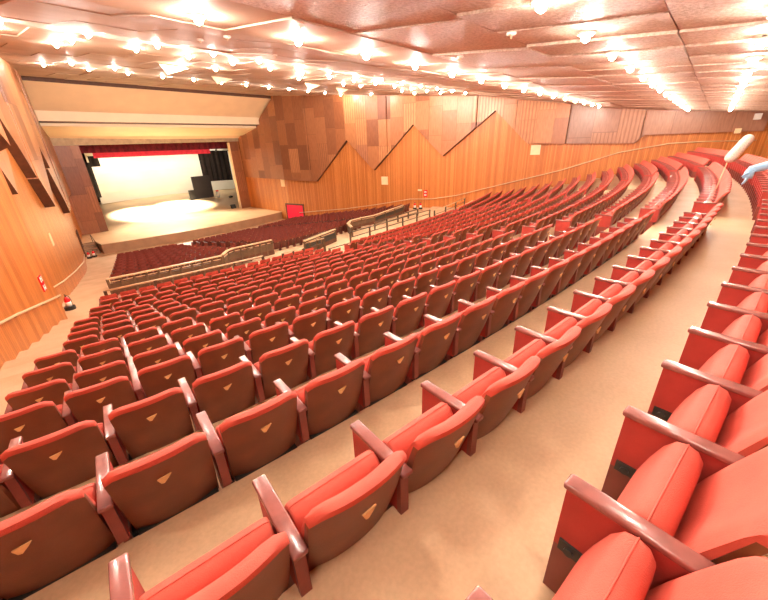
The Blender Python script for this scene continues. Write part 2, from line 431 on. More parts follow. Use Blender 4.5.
for i, (a, b, m, o) in enumerate(BAYS):
    if b < 1: continue
    m2 = PATCHL if False else m
    cladding('trim_%d' % (i+21), LW, -1, a+.03, b-.03, o+.06, PATCH if i < 9 else PATCHD, '', off2=o+.10)

# ------------------------------------------------------------------ ceiling
def ceiling():
    mb = MB(); rnd = random.Random(3)
    vs_ = [-4.2, -1.9, .8, 3.0]; us = [-6+1.22*i for i in range(36)]
    def q(u0, u1, v0, v1, mat, d0, d1, thick=.12):
        P = []
        for (u, v, d) in ((u0, v0, d0), (u1, v0, d1), (u1, v1, d1), (u0, v1, d0)):
            x, y = xy_of(u, v); P.append((x, y, czv(v)+d))
        mb.face(P[::-1], mat)
        T = [(p[0], p[1], p[2]+thick) for p in P]
        for i in range(4):
            j = (i+1) % 4; mb.face([P[i], P[j], T[j], T[i]], mat)
    for a, b in zip(vs_, vs_[1:]):
        for u in us:
            d = rnd.uniform(0, .02); q(u+.01, u+1.21, a+.01, b-.01, CEILR, d, d+rnd.choice((.02, .028, .012)))
    vf = [3.0, 5.2, 7.2, 9.0, 11.2, 13.6, 16.0, 18.4, 20.5, 22.7, 24.8, 27.8, 30.7, 34.1, 37.5, 38.55]
    for i, (a, b) in enumerate(zip(vf, vf[1:])):
        uu = [-7+2.45*k+(1.2 if i % 2 else 0) for k in range(19)]
        for u in uu:
            d = rnd.uniform(0, .02)
            if i < 3: q(u+.01, u+2.44, a+.008, b-.008, CEILR if i == 0 else CEILF, d, d+rnd.uniform(0, .03))
            else: q(u+.01, u+2.44, a+.008, b-.008, CEILF, d, d+rnd.uniform(0, .035))
    # slab above so that no light passes the joints
    for a, b in zip([-4.4]+vf, vf):
        P = [(*xy_of(-8, a), czv(a)+.14), (*xy_of(40, a), czv(a)+.14), (*xy_of(40, b), czv(b)+.14), (*xy_of(-8, b), czv(b)+.14)]
        mb.face(P, CEILR)
    tag(mb.build('ceiling'), kind='structure')
ceiling()

# ------------------------------------------------------------------ seats
def seat_y(z, x):     # recline of the back, sides wrapping forward (towards +y)
    return .135-.215*(z-.2)/.65+.055*(abs(x)/.25)**2.4
def back_shell_mesh():
    nx, nz = 12, 8; vs = []; fs = []
    for side in (0, 1):
        for j in range(nz+1):
            for i in range(nx+1):
                t = j/nz; xw = .228+.010*t; sx_ = (i/nx*2-1)
                e = abs(sx_)**7
                ztop = .787-.05*e; zbot = .15+.03*e
                z = zbot+(ztop-zbot)*t; x = xw*sx_
                vs.append((x, seat_y(z, x)-.022*(1-side)+.008*side-.012*math.sin(PI*min(1, t*1.1))*(1-side), z))
    W = nx+1; H = (nx+1)*(nz+1)
    for j in range(nz):
        for i in range(nx):
            a = j*W+i; fs.append((a, a+1, a+W+1, a+W)); fs.append((H+a, H+a+W, H+a+W+1, H+a+1))
    for i in range(nx):
        fs.append((i, H+i, H+i+1, i+1)); a = nz*W+i; fs.append((a, a+1, H+a+1, H+a))
    for j in range(nz):
        a = j*W; fs.append((a, a+W, H+a+W, H+a)); a = j*W+nx; fs.append((a, H+a, H+a+W, a+W))
    return vs, fs
def back_cushion_mesh(nx=12, nz=10):
    vs = []; fs = []
    # closed profile swept over x: front face bulges, the top rolls over the shell as a rim
    prof = [(.012, .26), (.055, .285), (.078, .38), (.085, .50), (.078, .62), (.066, .72), (.058, .775), (.040, .818), (.008, .835), (-.018, .826), (-.027, .800), (-.020, .780), (.008, .775), (.010, .6), (.010, .4)]
    n = len(prof)
    for i in range(nx+1):
        s = i/nx*2-1; e = abs(s)**7; x = .236*s
        for (dy, z) in prof:
            zz = .50+(z-.50)*(1-.16*e); th = 1-.55*e if dy > .011 else 1
            vs.append((x, seat_y(zz, x)+dy*th, zz))
    for i in range(nx):
        for k in range(n): fs.append((i*n+k, i*n+(k+1) % n, (i+1)*n+(k+1) % n, (i+1)*n+k))
    fs.append(tuple(range(n))); fs.append(tuple(nx*n+k for k in range(n-1, -1, -1)))
    return vs, fs
XS = [-1, -.97, -.90, -.6, -.2, .2, .6, .90, .97, 1]
def cushion_mesh(nx=9):
    # folded-up seat: thick wedge, rounded top, seam ridge near the front edge
    prof = [(.175, .25), (.155, .32), (.148, .41), (.150, .49), (.156, .555), (.178, .588), (.215, .600), (.252, .590), (.285, .54), (.312, .46), (.335, .37), (.335, .31), (.310, .255), (.240, .230)]
    n = len(prof); vs = []; fs = []; cy, cz = .24, .41
    for i in range(nx+1):
        s = XS[i]; e = abs(s)**24; x = .232*s
        for (y, z) in prof: 
            k = 1-.055*e
            vs.append((x, cy+(y-cy)*(1-.14*e), cz+(z-cz)*k))
    for i in range(nx):
        for k in range(n): fs.append((i*n+k, (i+1)*n+k, (i+1)*n+(k+1) % n, i*n+(k+1) % n))
    fs.append(tuple(range(n-1, -1, -1))); fs.append(tuple(nx*n+k for k in range(n)))
    return vs, fs
def tagm(mb, name, mat, parent, smooth=True):
    return mb.build(name, mat, parent, smooth, merge=True)
def autosmooth(o, ang=40):
    me = o.data; me.polygons.foreach_set('use_smooth', [True]*len(me.polygons))
    bm = bmesh.new(); bm.from_mesh(me)
    for e in bm.edges:
        if len(e.link_faces) == 2 and e.calc_face_angle(0) > rad(ang): e.smooth = False
    bm.to_mesh(me); bm.free()
def side_panel(parent, x=-.275):
    p = MB(); p.box((x, .25, .43), (.046, .38, .30), REDD); p.box((x, .28, .14), (.042, .32, .28), BASE); p.box((x, .05, .44), (.05, .03, .28), BASE)
    sp = p.build('side_panel', None, parent)
    arm = rbox('armrest', (x, .230, .587), (.066, .445, .030), .010, CAP, parent, 3)
    return sp, arm
def make_seat():
    r = empty('auditorium_seat')
    m = MB(); m.mesh(*back_shell_mesh()); sh = m.build('back_shell', BRN, r, True, True); autosmooth(sh, 50)
    m = MB(); m.mesh(*back_cushion_mesh()); bc = m.build('backrest', RED, r, True, True); autosmooth(bc, 60)
    m = MB(); m.mesh(*cushion_mesh()); cu = m.build('seat_cushion', RED, r, True, True); autosmooth(cu, 60)
    # piping seam along the crown of the folded cushion
    m = MB(); pts = []
    for q_ in (.26, .34, .42, .50, .56): pts.append((-.2335, .300-.28*(q_-.26), q_))
    for i in range(10):
        s = XS[i]; e = abs(s)**24; x = .232*s
        pts.append((x, .216, .41+(.600-.41)*(1-.055*e)))
    m.tube(pts, .0035, RED, 6); pp = m.build('piping', RED, cu, True)
    side_panel(r)
    m = MB(); m.box((-.246, .355, .29), (.010, .10, .055), BLK); m.tube([(-.25, .37, .285), (-.225, .37, .285)], .02, BLK, 10)
    m.box((-.240, .30, .275), (.018, .10, .022), BLK); m.build('hinge_bracket', None, r)
    m = MB(); m.box((.246, .375, .30), (.010, .09, .055), BLK); m.tube([(.25, .38, .295), (.232, .38, .295)], .018, BLK, 10); m.build('seat_stop', None, r)
    m = MB(); y = seat_y(.66, 0)-.048
    pl = [(-.034, .013), (.034, .021), (.020, .004), (-.008, -.022), (-.022, -.018)]
    fr = [(x, y-.002, .66+z) for x, z in pl]; bk = [(x, y+.006, .66+z) for x, z in pl]; k = len(pl)
    m.mesh(fr+bk, [tuple(range(k)), tuple(range(2*k-1, k-1, -1))]+[(i, k+i, k+(i+1) % k, (i+1) % k) for i in range(k)])
    m.build('number_plate', BRASS, r)
    m = MB(); m.box((0, .12, .20), (.44, .05, .05), BLK); m.box((-.24, .20, .10), (.03, .12, .20), BLK); m.build('support_bar', None, r)
    return r
proto = make_seat(); collect(proto)

seats = []   # (row key, r, z, angle, block, is_last)
def fill(rows_key, k, r, z, a_first_centre, a_end_edge, block):
    da = math.degrees(.55/r); a = a_first_centre; out = []
    while a+da/2 <= a_end_edge+1e-6: out.append(a); a += da
    for i, a in enumerate(out): seats.append(dict(key=rows_key, k=k, r=r, z=z, a=a, block=block, last=(i == len(out)-1), first=(i == 0), n=i+1))
for k, (r, z) in enumerate(zip(UP_R, UP_Z)):
    ph = PH[k]; 
    while ph > .40: ph -= .55
    while ph < -.15: ph += .55
    a0 = -13.2+math.degrees(ph/r); fill('U', k, r, z, a0, -5.50, 'L')
    da = math.degrees(.275/r)
    if k == 15: continue
    fill('U', k, r, z, -4.42+da, 4.55, 'C')
    fill('U', k, r, z, 5.35+da, endang(r, 1)-.75, 'R')
for k, (r, z) in enumerate(zip(LOW_R, LOW_Z)):
    da = math.degrees(.275/r)
    fill('D', k, r, z, -13.0+.03*k+da*(1 if k % 2 else 1.6), -6.0, 'L')
    if k == 0: continue
    fill('D', k, r, z, -4.3+da*(1 if k % 2 else 1.6), 4.4, 'C')
    fill('D', k, r, z, 5.4+da, endang(r, 1)-1.4, 'R')
for s in seats:
    p = pol(s['r'], s['a'], s['z']); s['p'] = p; q = pix(p+Vector((0, 0, .7)))
    s['px'] = q
def inframe(s, m):
    q = s['px']
    return q is not None and -m < q[0] < 768+m and -m < q[1] < 600+m
def inview(s):
    rz = rad(s['a'])
    for (x, y, z) in ((0, -.07, .85), (-.25, -.05, .8), (.25, -.05, .8), (-.275, .45, .6), (0, .2, .64)):
        w = s['p']+Vector((x*math.cos(rz)-y*math.sin(rz), x*math.sin(rz)+y*math.cos(rz), z)); q = pix(w)
        if q and 2 < q[0] < 766 and 2 < q[1] < 598: return True
    return False
near = [s for s in seats if inview(s)]
near.sort(key=lambda s: s['p'].length)
chosen = near[:300]; cid = set(id(s) for s in chosen)
rest = [s for s in seats if id(s) not in cid and (inframe(s, 330) or s['p'].length < 2.5)]
# ---- labels
rowname = {0: 'the right-hand row by the walkway'}
from collections import defaultdict
byrow = defaultdict(list)
for s in chosen: byrow[(s['key'], s['k'], s['block'])].append(s)
for (key, k, blk), L_ in byrow.items():
    allrow = sorted([s for s in seats if s['key'] == key and s['k'] == k and s['block'] == blk and inview(s)], key=lambda s: s['a'])
    for i, s in enumerate(allrow):
        o = ORD[min(i+1, 36)]
        if blk == 'L':
            if k == 0: s['label'] = 'red front-facing seat, %s from the bottom in the right-hand row' % o
            else:
                base = 'edge of the photo' if k < 4 else 'aisle'
                s['label'] = 'red seat, %s from the left %s, %s row of backs' % (o, base, ORD[k])
        elif blk == 'C':
            s['label'] = ('red seat, %s beyond the steps in the right-hand row' % o) if k == 0 else 'red seat, %s past the dividing aisle, %s row of backs' % (o, ORD[k])
        else: s['label'] = 'red seat, %s in the far wing beside the right wall, %s row' % (o, ORD[k+1])
first = True
def place(s):
    global first
    o = proto if first else copy_tree(proto); first = False
    o.location = s['p']; o.rotation_euler = (0, 0, rad(s['a']))
    tag(o, s.get('label', 'red folding seat with brown back'), 'seat', 'rows of red folding auditorium seats')
    if s['last']:
        sp = KIDS[proto.name]
        for ch in sp:
            if ch.name.split('.')[0] in ('side_panel', 'armrest'):
                c = ch.copy(); COL.objects.link(c); c.parent = o; c.location = (.55, 0, 0)
for s in chosen: place(s)
# ---- the remaining seats, one mass
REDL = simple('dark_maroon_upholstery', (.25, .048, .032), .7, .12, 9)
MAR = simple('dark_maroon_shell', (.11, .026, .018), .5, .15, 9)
def lowseat():
    m = MB()
    vs, fs = [], []
    def sweep(prof, xs, mat, wrap=True):
        n = len(prof(0)); V = []
        for x in xs: V += [(x, y, z) for (y, z) in prof(x)]
        Fs = []
        for i in range(len(xs)-1):
            for k in range(n): Fs.append((i*n+k, i*n+(k+1) % n, (i+1)*n+(k+1) % n, (i+1)*n+k))
        Fs.append(tuple(range(n))); Fs.append(tuple((len(xs)-1)*n+k for k in range(n-1, -1, -1)))
        m.mesh(V, Fs, mat)
    xs = [-.235, -.20, 0, .20, .235]
    sweep(lambda x: [(seat_y(.2, x)-.03, .2+.03*(abs(x) > .22)), (seat_y(.785, x)-.028, .785-.05*(abs(x) > .22)), (seat_y(.785, x), .775-.05*(abs(x) > .22)), (seat_y(.2, x), .2)], xs, BRN)
    sweep(lambda x: [(seat_y(.27, x), .27), (seat_y(.775, x)-.034, .775-.05*(abs(x) > .22)), (seat_y(.85, x)-.018, .830-.06*(abs(x) > .22)), (seat_y(.82, x)+.022, .808-.06*(abs(x) > .22)), (seat_y(.5, x)+.08, .5), (seat_y(.3, x)+.06, .29)], xs, RED)
    sweep(lambda x: [(.165, .28), (.15, .47), (.18, .575-.03*(abs(x) > .2)), (.235, .585-.03*(abs(x) > .2)), (.33, .38), (.31, .25)], [-.23, -.18, .18, .23], RED)
    m.box((-.275, .25, .43), (.046, .38, .30), REDD); m.box((-.275, .28, .14), (.042, .32, .28), BASE); m.box((-.275, .05, .44), (.05, .03, .28), BASE)
    m.box((-.275, .230, .587), (.062, .445, .03), CAP)
    y = seat_y(.66, 0)-.05
    m.mesh([(-.034, y, .673), (.034, y, .681), (-.012, y, .638), (-.034, y+.012, .673), (.034, y+.012, .681), (-.012, y+.012, .638)], [(0, 1, 2), (5, 4, 3), (0, 2, 5, 3), (1, 4, 5, 2)], BRASS)
    return m
lo = lowseat()
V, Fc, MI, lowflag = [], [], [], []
panel_v = [(-.298, .03, 0), (-.252, .03, 0), (-.252, .44, 0), (-.298, .44, 0)]
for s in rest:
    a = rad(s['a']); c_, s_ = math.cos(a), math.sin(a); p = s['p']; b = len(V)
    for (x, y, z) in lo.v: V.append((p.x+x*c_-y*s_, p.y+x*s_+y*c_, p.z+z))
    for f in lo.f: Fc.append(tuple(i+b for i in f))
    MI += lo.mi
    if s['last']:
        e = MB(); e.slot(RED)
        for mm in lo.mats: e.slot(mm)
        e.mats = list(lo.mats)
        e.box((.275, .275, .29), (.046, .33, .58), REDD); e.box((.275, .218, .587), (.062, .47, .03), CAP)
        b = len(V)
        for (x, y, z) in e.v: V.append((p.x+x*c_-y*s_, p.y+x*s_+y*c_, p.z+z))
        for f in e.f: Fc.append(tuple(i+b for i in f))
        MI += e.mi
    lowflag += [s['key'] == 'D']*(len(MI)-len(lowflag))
me = bpy.data.meshes.new('distant_seating'); me.from_pydata(V, [], Fc)
for mm in lo.mats: me.materials.append(mm)
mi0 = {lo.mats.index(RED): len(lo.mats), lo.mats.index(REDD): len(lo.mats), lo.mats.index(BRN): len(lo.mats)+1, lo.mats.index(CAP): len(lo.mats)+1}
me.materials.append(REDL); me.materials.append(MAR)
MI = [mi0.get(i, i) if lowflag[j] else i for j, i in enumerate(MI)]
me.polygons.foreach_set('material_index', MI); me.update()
mo = bpy.data.objects.new('distant_seating', me); COL.objects.link(mo)
tag(mo, 'distant massed rows of small red seats stretching towards the stage and the right wall', 'seats', 'rows of red folding auditorium seats', 'stuff')
print('seats', len(seats), 'chosen', len(chosen), 'rest', len(rest), 'farthest', chosen[-1]['p'].length)

# ------------------------------------------------------------------ railings and parapets
def railing(name, pts, h, label, levels=(1.0, .55), post_every=None, cat='railing', top=RAILM, rt=.028, group=None, posts=None, lowm=POST):
    """pts: polyline on the floor; posts at each vertex; rails at fractions of the height"""
    o = empty(name, pts[0]); base = Vector(pts[0])
    P = [Vector(p)-base for p in pts]
    for i, p in enumerate(P):
        if posts is not None and i not in posts: continue
        m = MB(); m.box((p.x, p.y, p.z+h/2), (.09, .09, h), POST); m.build('post', None, o)
    for j, l in enumerate(levels):
        m = MB(); m.tube([p+Vector((0, 0, h*l)) for p in P], rt if j == 0 else rt*.8, top if j == 0 else lowm, 8)
        m.build('top_rail' if j == 0 else 'lower_rail', None, o, True)
    tag(o, label, cat, group); return o
def parapet(name, pts, z0, z1, label, gap=True, panel=PARAP):
    o = empty(name, (pts[0][0], pts[0][1], z0)); base = Vector((pts[0][0], pts[0][1], 0))
    P = [Vector((p[0], p[1], 0))-base for p in pts]; b0 = 0; h = z1-z0
    m = MB()
    for a, b in zip(P, P[1:]):
        d = (b-a); L = d.length; ang = math.atan2(d.y, d.x); c = (a+b)/2
        m.box((c.x, c.y, h*.36), (L+.02, .07, h*.72), panel, ang); m.box((c.x, c.y, h*.16), (L+.02, .085, h*.32), DARKEDGE, ang)
    m.build('panel', None, o)
    m = MB(); 
    for a, b in zip(P, P[1:]):
        d = (b-a); L = d.length; ang = math.atan2(d.y, d.x); c = (a+b)/2
        m.box((c.x, c.y, h*.98), (L+.03, .16, .05), RAILM, ang)
    m.build('top_rail', None, o)
    m = MB()
    for a, b in zip(P, P[1:]):
        d = (b-a); L = d.length; ang = math.atan2(d.y, d.x); c = (a+b)/2
        m.box((c.x, c.y, h*.80), (L+.02, .045, .035), RAILM, ang)
    m.build('middle_rail', None, o)
    step = max(1, len(P)//6)
    for i in range(0, len(P), step):
        m = MB(); m.box((P[i].x, P[i].y, h*.48), (.09, .1, h*.96), PARAP); m.build('post', None, o)
    tag(o, label, 'parapet', 'low parapets around the cross aisle'); return o
def arc(r, a0, a1, n=8): return [tuple(pol(r, a0+(a1-a0)*i/n))[:2] for i in range(n+1)]
parapet('aisle_parapet', arc(59.0, -13.0, -8.3, 10), XA_Z, -5.0, 'long straight brown parapet with beige top rail behind the left stalls block')
parapet('aisle_parapet', [tuple(pol(58.9, -8.2))[:2], tuple(pol(58.2, -7.7))[:2]]+arc(58.0, -7.3, -5.0, 6), XA_Z, -5.0, 'curved brown parapet with beige top rail left of the stalls entry')
parapet('aisle_parapet', [(12.6, 16.55), (14.2, 16.95), (15.8, 17.3)], XA_Z, -5.05, 'short flat-topped parapet with a dark recess in the middle of the aisle', panel=BLK)  # panel is black to paint in the shade of the opening
parapet('aisle_parapet', [(17.4, 17.3), (18.1, 18.4), (19.0, 18.95), (20.2, 19.0), (21.5, 18.75)], XA_Z, -5.2, 'U-curved brown parapet with beige top rail right of the aisle centre')
parapet('aisle_parapet', [(21.6, 18.8), (23.3, 19.1), (25.0, 19.4), (26.7, 19.7)], XA_Z, -5.2, 'dark straight parapet running from the curved one to the right wall aisle', panel=BLK)
# dark boxes stand in for the shaded recess behind the middle parapet
m = MB(); m.box((14.4, 17.55, -5.60), (2.2, .5, .6), BLK, .24); m.box((14.4, 17.55, -5.28), (2.3, .56, .04), POST, .24)
o = m.build('shadow_infill'); tag(o, 'dark flat-topped painted-shadow desk in the middle of the cross aisle', 'infill')
pe = lambda a, r=PLAT+.08: tuple(pol(r, a, UP_Z[15]))
railing('seating_rail', [pe(-13.0), pe(-11.6), pe(-10.2), pe(-8.9), pe(-7.7)], .72, 'low beige-topped rail in front of the left block of upper seats', levels=(1.0, .35), rt=.035)
railing('seating_rail', [pe(-6.8), pe(-6.3), pe(-5.8)], .62, 'short two-bar rail of three posts beside the head of the aisle steps', levels=(1.0, .45))
railing('stair_rail', [tuple(pol(PLAT+.05, -4.6, UP_Z[15])), tuple(pol(61.5, -4.2, -5.5)), tuple(pol(60.3, -3.9, XA_Z))], .85, 'three-bar rail slanting down beside the steps to the cross aisle', levels=(1.0, .7, .38))
for i, (yy, label, x0, x1, n_, h_) in enumerate(((16.1, 'long two-bar dark railing running along the middle of the cross aisle', 16.0, 25.6, 5, .72), (17.35, 'farther dark bar railing parallel to the long one in the cross aisle', 19.9, 26.2, 4, .55))):
    railing('aisle_rail', [(x0+(x1-x0)*k/n_, yy+.06*(x1-x0)*k/n_*(0 if i == 0 else 1), XA_Z) for k in range(n_+1)], h_, label, levels=(1.0, .55), top=POST, rt=.04)
railing('seating_rail', [pe(-4.35), pe(-2.5), pe(0), pe(2.3), pe(4.6)], .28, 'dark kerb rail at the front edge of the middle upper block', levels=(.9,), top=POST, rt=.03)
railing('seating_rail', [pe(5.2), pe(7.0), pe(9.0), pe(11.2)], .62, 'beige-topped rail in front of the far right block of upper seats', levels=(1.0, .5), rt=.03)

# steps from the upper block down to the cross aisle
def steps(name, r_out, z_hi, z_lo, a0, a1, n, label, dr=.3):
    m = MB()
    for i in range(n):
        z = z_hi-(z_hi-z_lo)*(i+1)/(n+1); ro = r_out-dr*i; ri = ro-dr
        A, B, Cc, D = pol(ri, a0), pol(ri, a1), pol(ro, a1), pol(ro, a0)
        lo_ = [(p.x, p.y, z_lo) for p in (A, B, Cc, D)]; hi_ = [(p.x, p.y, z) for p in (A, B, Cc, D)]
        m.mesh(lo_+hi_, [(4, 5, 6, 7), (0, 1, 5, 4), (1, 2, 6, 5), (2, 3, 7, 6), (3, 0, 4, 7)], FLOOR)
    o = m.build(name); tag(o, label, 'steps'); return o
steps('aisle_steps', PLAT, UP_Z[15], XA_Z, -5.6, -4.5, 4, 'beige steps at the bottom of the dividing aisle, leading to the cross aisle')
steps('aisle_steps', PLAT, UP_Z[15], XA_Z, -13.75, -13.1, 4, 'beige steps between the left wall and the low seating rail')
steps('aisle_steps', PLAT, UP_Z[15], XA_Z, 12.6, 13.2, 4, 'beige steps at the foot of the right wall aisle')

# ------------------------------------------------------------------ handrails on the walls
def handrail(name, poly, side, yz, label):
    o = empty(name, (wx(poly, yz[0][0]), yz[0][0], yz[0][1])); b = Vector(o.location)
    pts = []
    for (y, z) in yz: pts.append(Vector((wx(poly, y)-side*.09, y, z))-b)
    m = MB(); m.tube(pts, .035, RAILM, 8); m.build('rail', None, o, True)
    for i, p in enumerate(pts):
        m = MB(); m.tube([p+Vector((0, 0, -.02)), p+Vector((side*.04, 0, -.05)), p+Vector((side*.10, 0, -.05))], .012, POST, 6); m.build('bracket', None, o, True)
    tag(o, label, 'handrail')
handrail('wall_handrail', RW, 1, [(-3, -.55), (0, -.55), (1.6, -.62), (4.4, -1.15), (8.2, -2.45), (12.9, -3.7), (16.8, -4.75), (19.2, -5.15), (21.5, -5.25), (25.5, -6.0), (29.6, -6.65), (36.3, -7.45)], 'beige handrail climbing along the right wall')
handrail('wall_handrail', LW, -1, [(-2, -.6), (4, -1.7), (8.0, -2.75), (12.5, -3.7), (14.5, -4.15), (16.1, -4.5)], 'beige handrail along the near part of the left wall')
handrail('wall_handrail', LW, -1, [(16.6, -4.45), (21.7, -5.45), (26.5, -6.2), (32.5, -7.1), (38, -7.75)], 'beige handrail descending along the far part of the left wall')

# ------------------------------------------------------------------ stage
def stage():
    m = MB(); xs = [7.8+i*(27.35-7.8)/24 for i in range(25)]
    yb = 46.9
    m.face([(x, st_front(x), ST_Z) for x in xs]+[(27.35, yb, ST_Z), (7.9, yb, ST_Z)], STFLOOR)
    for a, b in zip(xs, xs[1:]): m.face([(a, st_front(a), FL_Z), (b, st_front(b), FL_Z), (b, st_front(b), ST_Z), (a, st_front(a), ST_Z)], STFRONT)
    m.face([(7.8, st_front(7.8), FL_Z), (7.8, st_front(7.8), ST_Z), (7.8, yb, ST_Z), (7.8, yb, FL_Z)], STFRONT)
    m.face([(5.9, 42.3, ST_Z), (7.8, 42.3, ST_Z), (7.9, yb, ST_Z), (6.9, yb, ST_Z)], STFLOOR)
    m.face([(5.9, 42.3, FL_Z), (7.8, 42.3, FL_Z), (7.8, 42.3, ST_Z), (5.9, 42.3, ST_Z)], STFRONT)
    # raked floor behind the proscenium
    m.face([(6, yb, ST_Z), (33, yb, ST_Z), (37, 61.5, -6.05), (6, 61.5, -6.05)], STFLOOR)
    # nosing along the front edge
    m.tube([(x, st_front(x)-.01, ST_Z-.03) for x in xs], .035, RAILM, 6)
    tag(m.build('floor'), kind='structure')
stage()
def slab(name, pts_xz, y0, y1, mat, uvs=True, kind='structure'):
    m = MB()
    for y in (y0, y1): m.face([(x, y, z) for x, z in pts_xz], mat, [(x, z) for x, z in pts_xz])
    n = len(pts_xz)
    for i in range(n):
        (a, b), (c, d) = pts_xz[i], pts_xz[(i+1) % n]
        m.face([(a, y0, b), (c, y0, d), (c, y1, d), (a, y1, b)], mat, [(0, b), (y1-y0, b), (y1-y0, d), (0, d)])
    o = m.build(name)
    if kind: tag(o, kind=kind)
    return o
slab('wall_stage_left', [(7.6, -8.5), (10.15, -8.5), (10.15, 1.0), (7.6, 1.0)], 46.9, 47.3, PATCHD)
slab('wall_stage_right', [(25.9, -8.5), (27.5, -8.5), (27.5, 1.0), (25.9, 1.0)], 47.1, 47.5, PATCHD)
m = MB(); m.box((25.9, 47.3, -3.4), (.09, .5, 8.4), CREAM); tag(m.build('trim_41'), kind='structure')
slab('wall_stage_header', [(7.6, .82), (27.5, .95), (27.5, 1.55), (7.6, 1.55)], 46.8, 47.4, SEAM)
# the portal: inclined cream soffit panels between the end of the ceiling and the header
def soffit(name, prof, mats):
    m = MB(); n = 1
    for (v0, z0), (v1, z1), mt in zip(prof, prof[1:], mats):
        L = []
        for v, z in ((v0, z0), (v1, z1)):
            x0, y0 = xy_of(0, v); xl = wx(LW, min(v-.2, 47.2))-.02; xr = wx(RW, min(v-.8, 47.5))+.05
            L.append((xl, xr, v, z))
        (a, b, v0_, z0_), (c, d, v1_, z1_) = L
        for k in range(8):
            t0, t1 = k/8, (k+1)/8
            def Y(v, x): return (v-x*math.sin(CA))/math.cos(CA)
            q = [(a+(b-a)*t0, z0_, v0_), (a+(b-a)*t1, z0_, v0_), (c+(d-c)*t1, z1_, v1_), (c+(d-c)*t0, z1_, v1_)]
            m.face([(x, Y(v, x), z) for x, z, v in q], mt)
    tag(m.build(name), kind='structure')
soffit('trim_42', [(38.5, 5.3), (38.55, 5.42), (39.4, 5.42), (39.4, 5.1), (42.1, 3.38), (42.1, 2.62), (42.9, 2.52), (42.9, 2.28), (46.9, 1.60), (47.3, 1.3)], [DARKEDGE, DARKEDGE, DARKEDGE, CREAM, CREAM2, DARKEDGE, CREAM2, CREAM2, CREAM])  # dark strips paint the shadow at the ceiling end and along the ledge
# seams / access doors in the inclined panel: a slightly darker wood field in its middle
m = MB()
def onsof(x, t):
    v = 39.4+(42.1-39.4)*t; z = 5.1+(3.38-5.1)*t-.02
    return (x, (v-x*math.sin(CA))/math.cos(CA)-.02, z)
for i, (a, b) in enumerate(((12.0, 14.0), (14.05, 16.0), (16.05, 17.9), (17.95, 20.2))):
    m.face([onsof(a, .12), onsof(b, .12), onsof(b, .9), onsof(a, .9)], CREAM)
tag(m.build('trim_43'), kind='structure')

# stage house: black box
m = MB()
m.face([(3, 47.5, -9), (3, 47.5, 5), (3, 64, 5), (3, 64, -9)], BDRAPE); m.face([(38, 47.5, -9), (38, 64, -9), (38, 64, 5), (38, 47.5, 5)], BDRAPE)
m.face([(3, 64, -9), (38, 64, -9), (38, 64, 5), (3, 64, 5)], BDRAPE); m.face([(3, 47.5, 5), (38, 47.5, 5), (38, 64, 5), (3, 64, 5)], BDRAPE)
m.face([(3, 47.45, -9), (7.6, 47.45, -9), (7.6, 47.45, 5), (3, 47.45, 5)], BDRAPE); m.face([(27.5, 47.55, -9), (38, 47.55, -9), (38, 47.55, 5), (27.5, 47.55, 5)], BDRAPE)
m.face([(3, 47.45, 1.5), (38, 47.45, 1.5), (38, 47.45, 5), (3, 47.45, 5)], BDRAPE)
tag(m.build('wall_stage_house'), kind='structure')
# curved cyclorama of horizontal strips
m = MB(); N = 24
def cycy(x): return 61.2-1.6*((x-22.5)/9.5)**2
zs = [-6.15, -4.9, -3.7, -2.5, -1.3, -.1, 1.2]
for a, b in zip(zs, zs[1:]):
    for i in range(N):
        x0, x1 = 13.2+i*20.6/N, 13.2+(i+1)*20.6/N
        m.face([(x0, cycy(x0), a+.02), (x1, cycy(x1), a+.02), (x1, cycy(x1)-.03, b), (x0, cycy(x0)-.03, b)], CYC)
        m.face([(x0, cycy(x0)-.03, b), (x1, cycy(x1)-.03, b), (x1, cycy(x1)+.03, b+.02), (x0, cycy(x0)+.03, b+.02)], CYC)
        m.face([(x0, cycy(x0)+.08, a), (x1, cycy(x1)+.08, a), (x1, cycy(x1)+.08, b), (x0, cycy(x0)+.08, b)], CYC)
tag(m.build('cyclorama'), 'tall pale cream curved backdrop across the rear of the stage', 'backdrop')
def hang(name, x0, x1, z0, z1, y, mat, label, cat='drape', wav=.08, n=None, group=None, tilt=0):
    m = MB(); n = n or max(4, int((x1-x0)/.22)); 
    for i in range(n):
        a, b = x0+(x1-x0)*i/n, x0+(x1-x0)*(i+1)/n
        ya, yb = y+wav*math.sin(i*1.9), y+wav*math.sin((i+1)*1.9)
        for dy in (0, .06):
            m.face([(a, ya+dy, z0+tilt*(a-x0)), (b, yb+dy, z0+tilt*(b-x0)), (b, yb+dy, z1+tilt*(b-x0)), (a, ya+dy, z1+tilt*(a-x0))], mat)
        m.face([(a, ya, z0+tilt*(a-x0)), (b, yb, z0+tilt*(b-x0)), (b, yb+.06, z0+tilt*(b-x0)), (a, ya+.06, z0+tilt*(a-x0))], mat)
    o = m.build(name); tag(o, label, cat, group); return o
hang('stage_border', 10.0, 31, .12, 1.6, 49.6, DRED, 'dark red velvet border hanging below the stage header', 'curtain')
hang('stage_border', 12.4, 25.9, -.42, .3, 52.6, PINK, 'bright red narrow border strip hanging above the stage', 'curtain', .03)
hang('black_masking_drape', 25.7, 30.3, -4.3, 0.0, 56.0, BDRAPE, 'large black square drape hanging at the right of the backdrop', tilt=-.03)
hang('black_masking_drape', 30.3, 31.8, -6.0, -.6, 55.6, GDRAPE, 'narrow bunched dark drape at the far right stage wing', wav=.16)
hang('black_masking_drape', 12.6, 13.6, -1.4, -.2, 56.0, BDRAPE, 'small black square drape at the upper left corner of the backdrop')
hang('black_masking_drape', 12.2, 12.75, -5.0, -.9, 56.4, BDRAPE, 'thin tall black drape down the left edge of the backdrop', wav=.05)
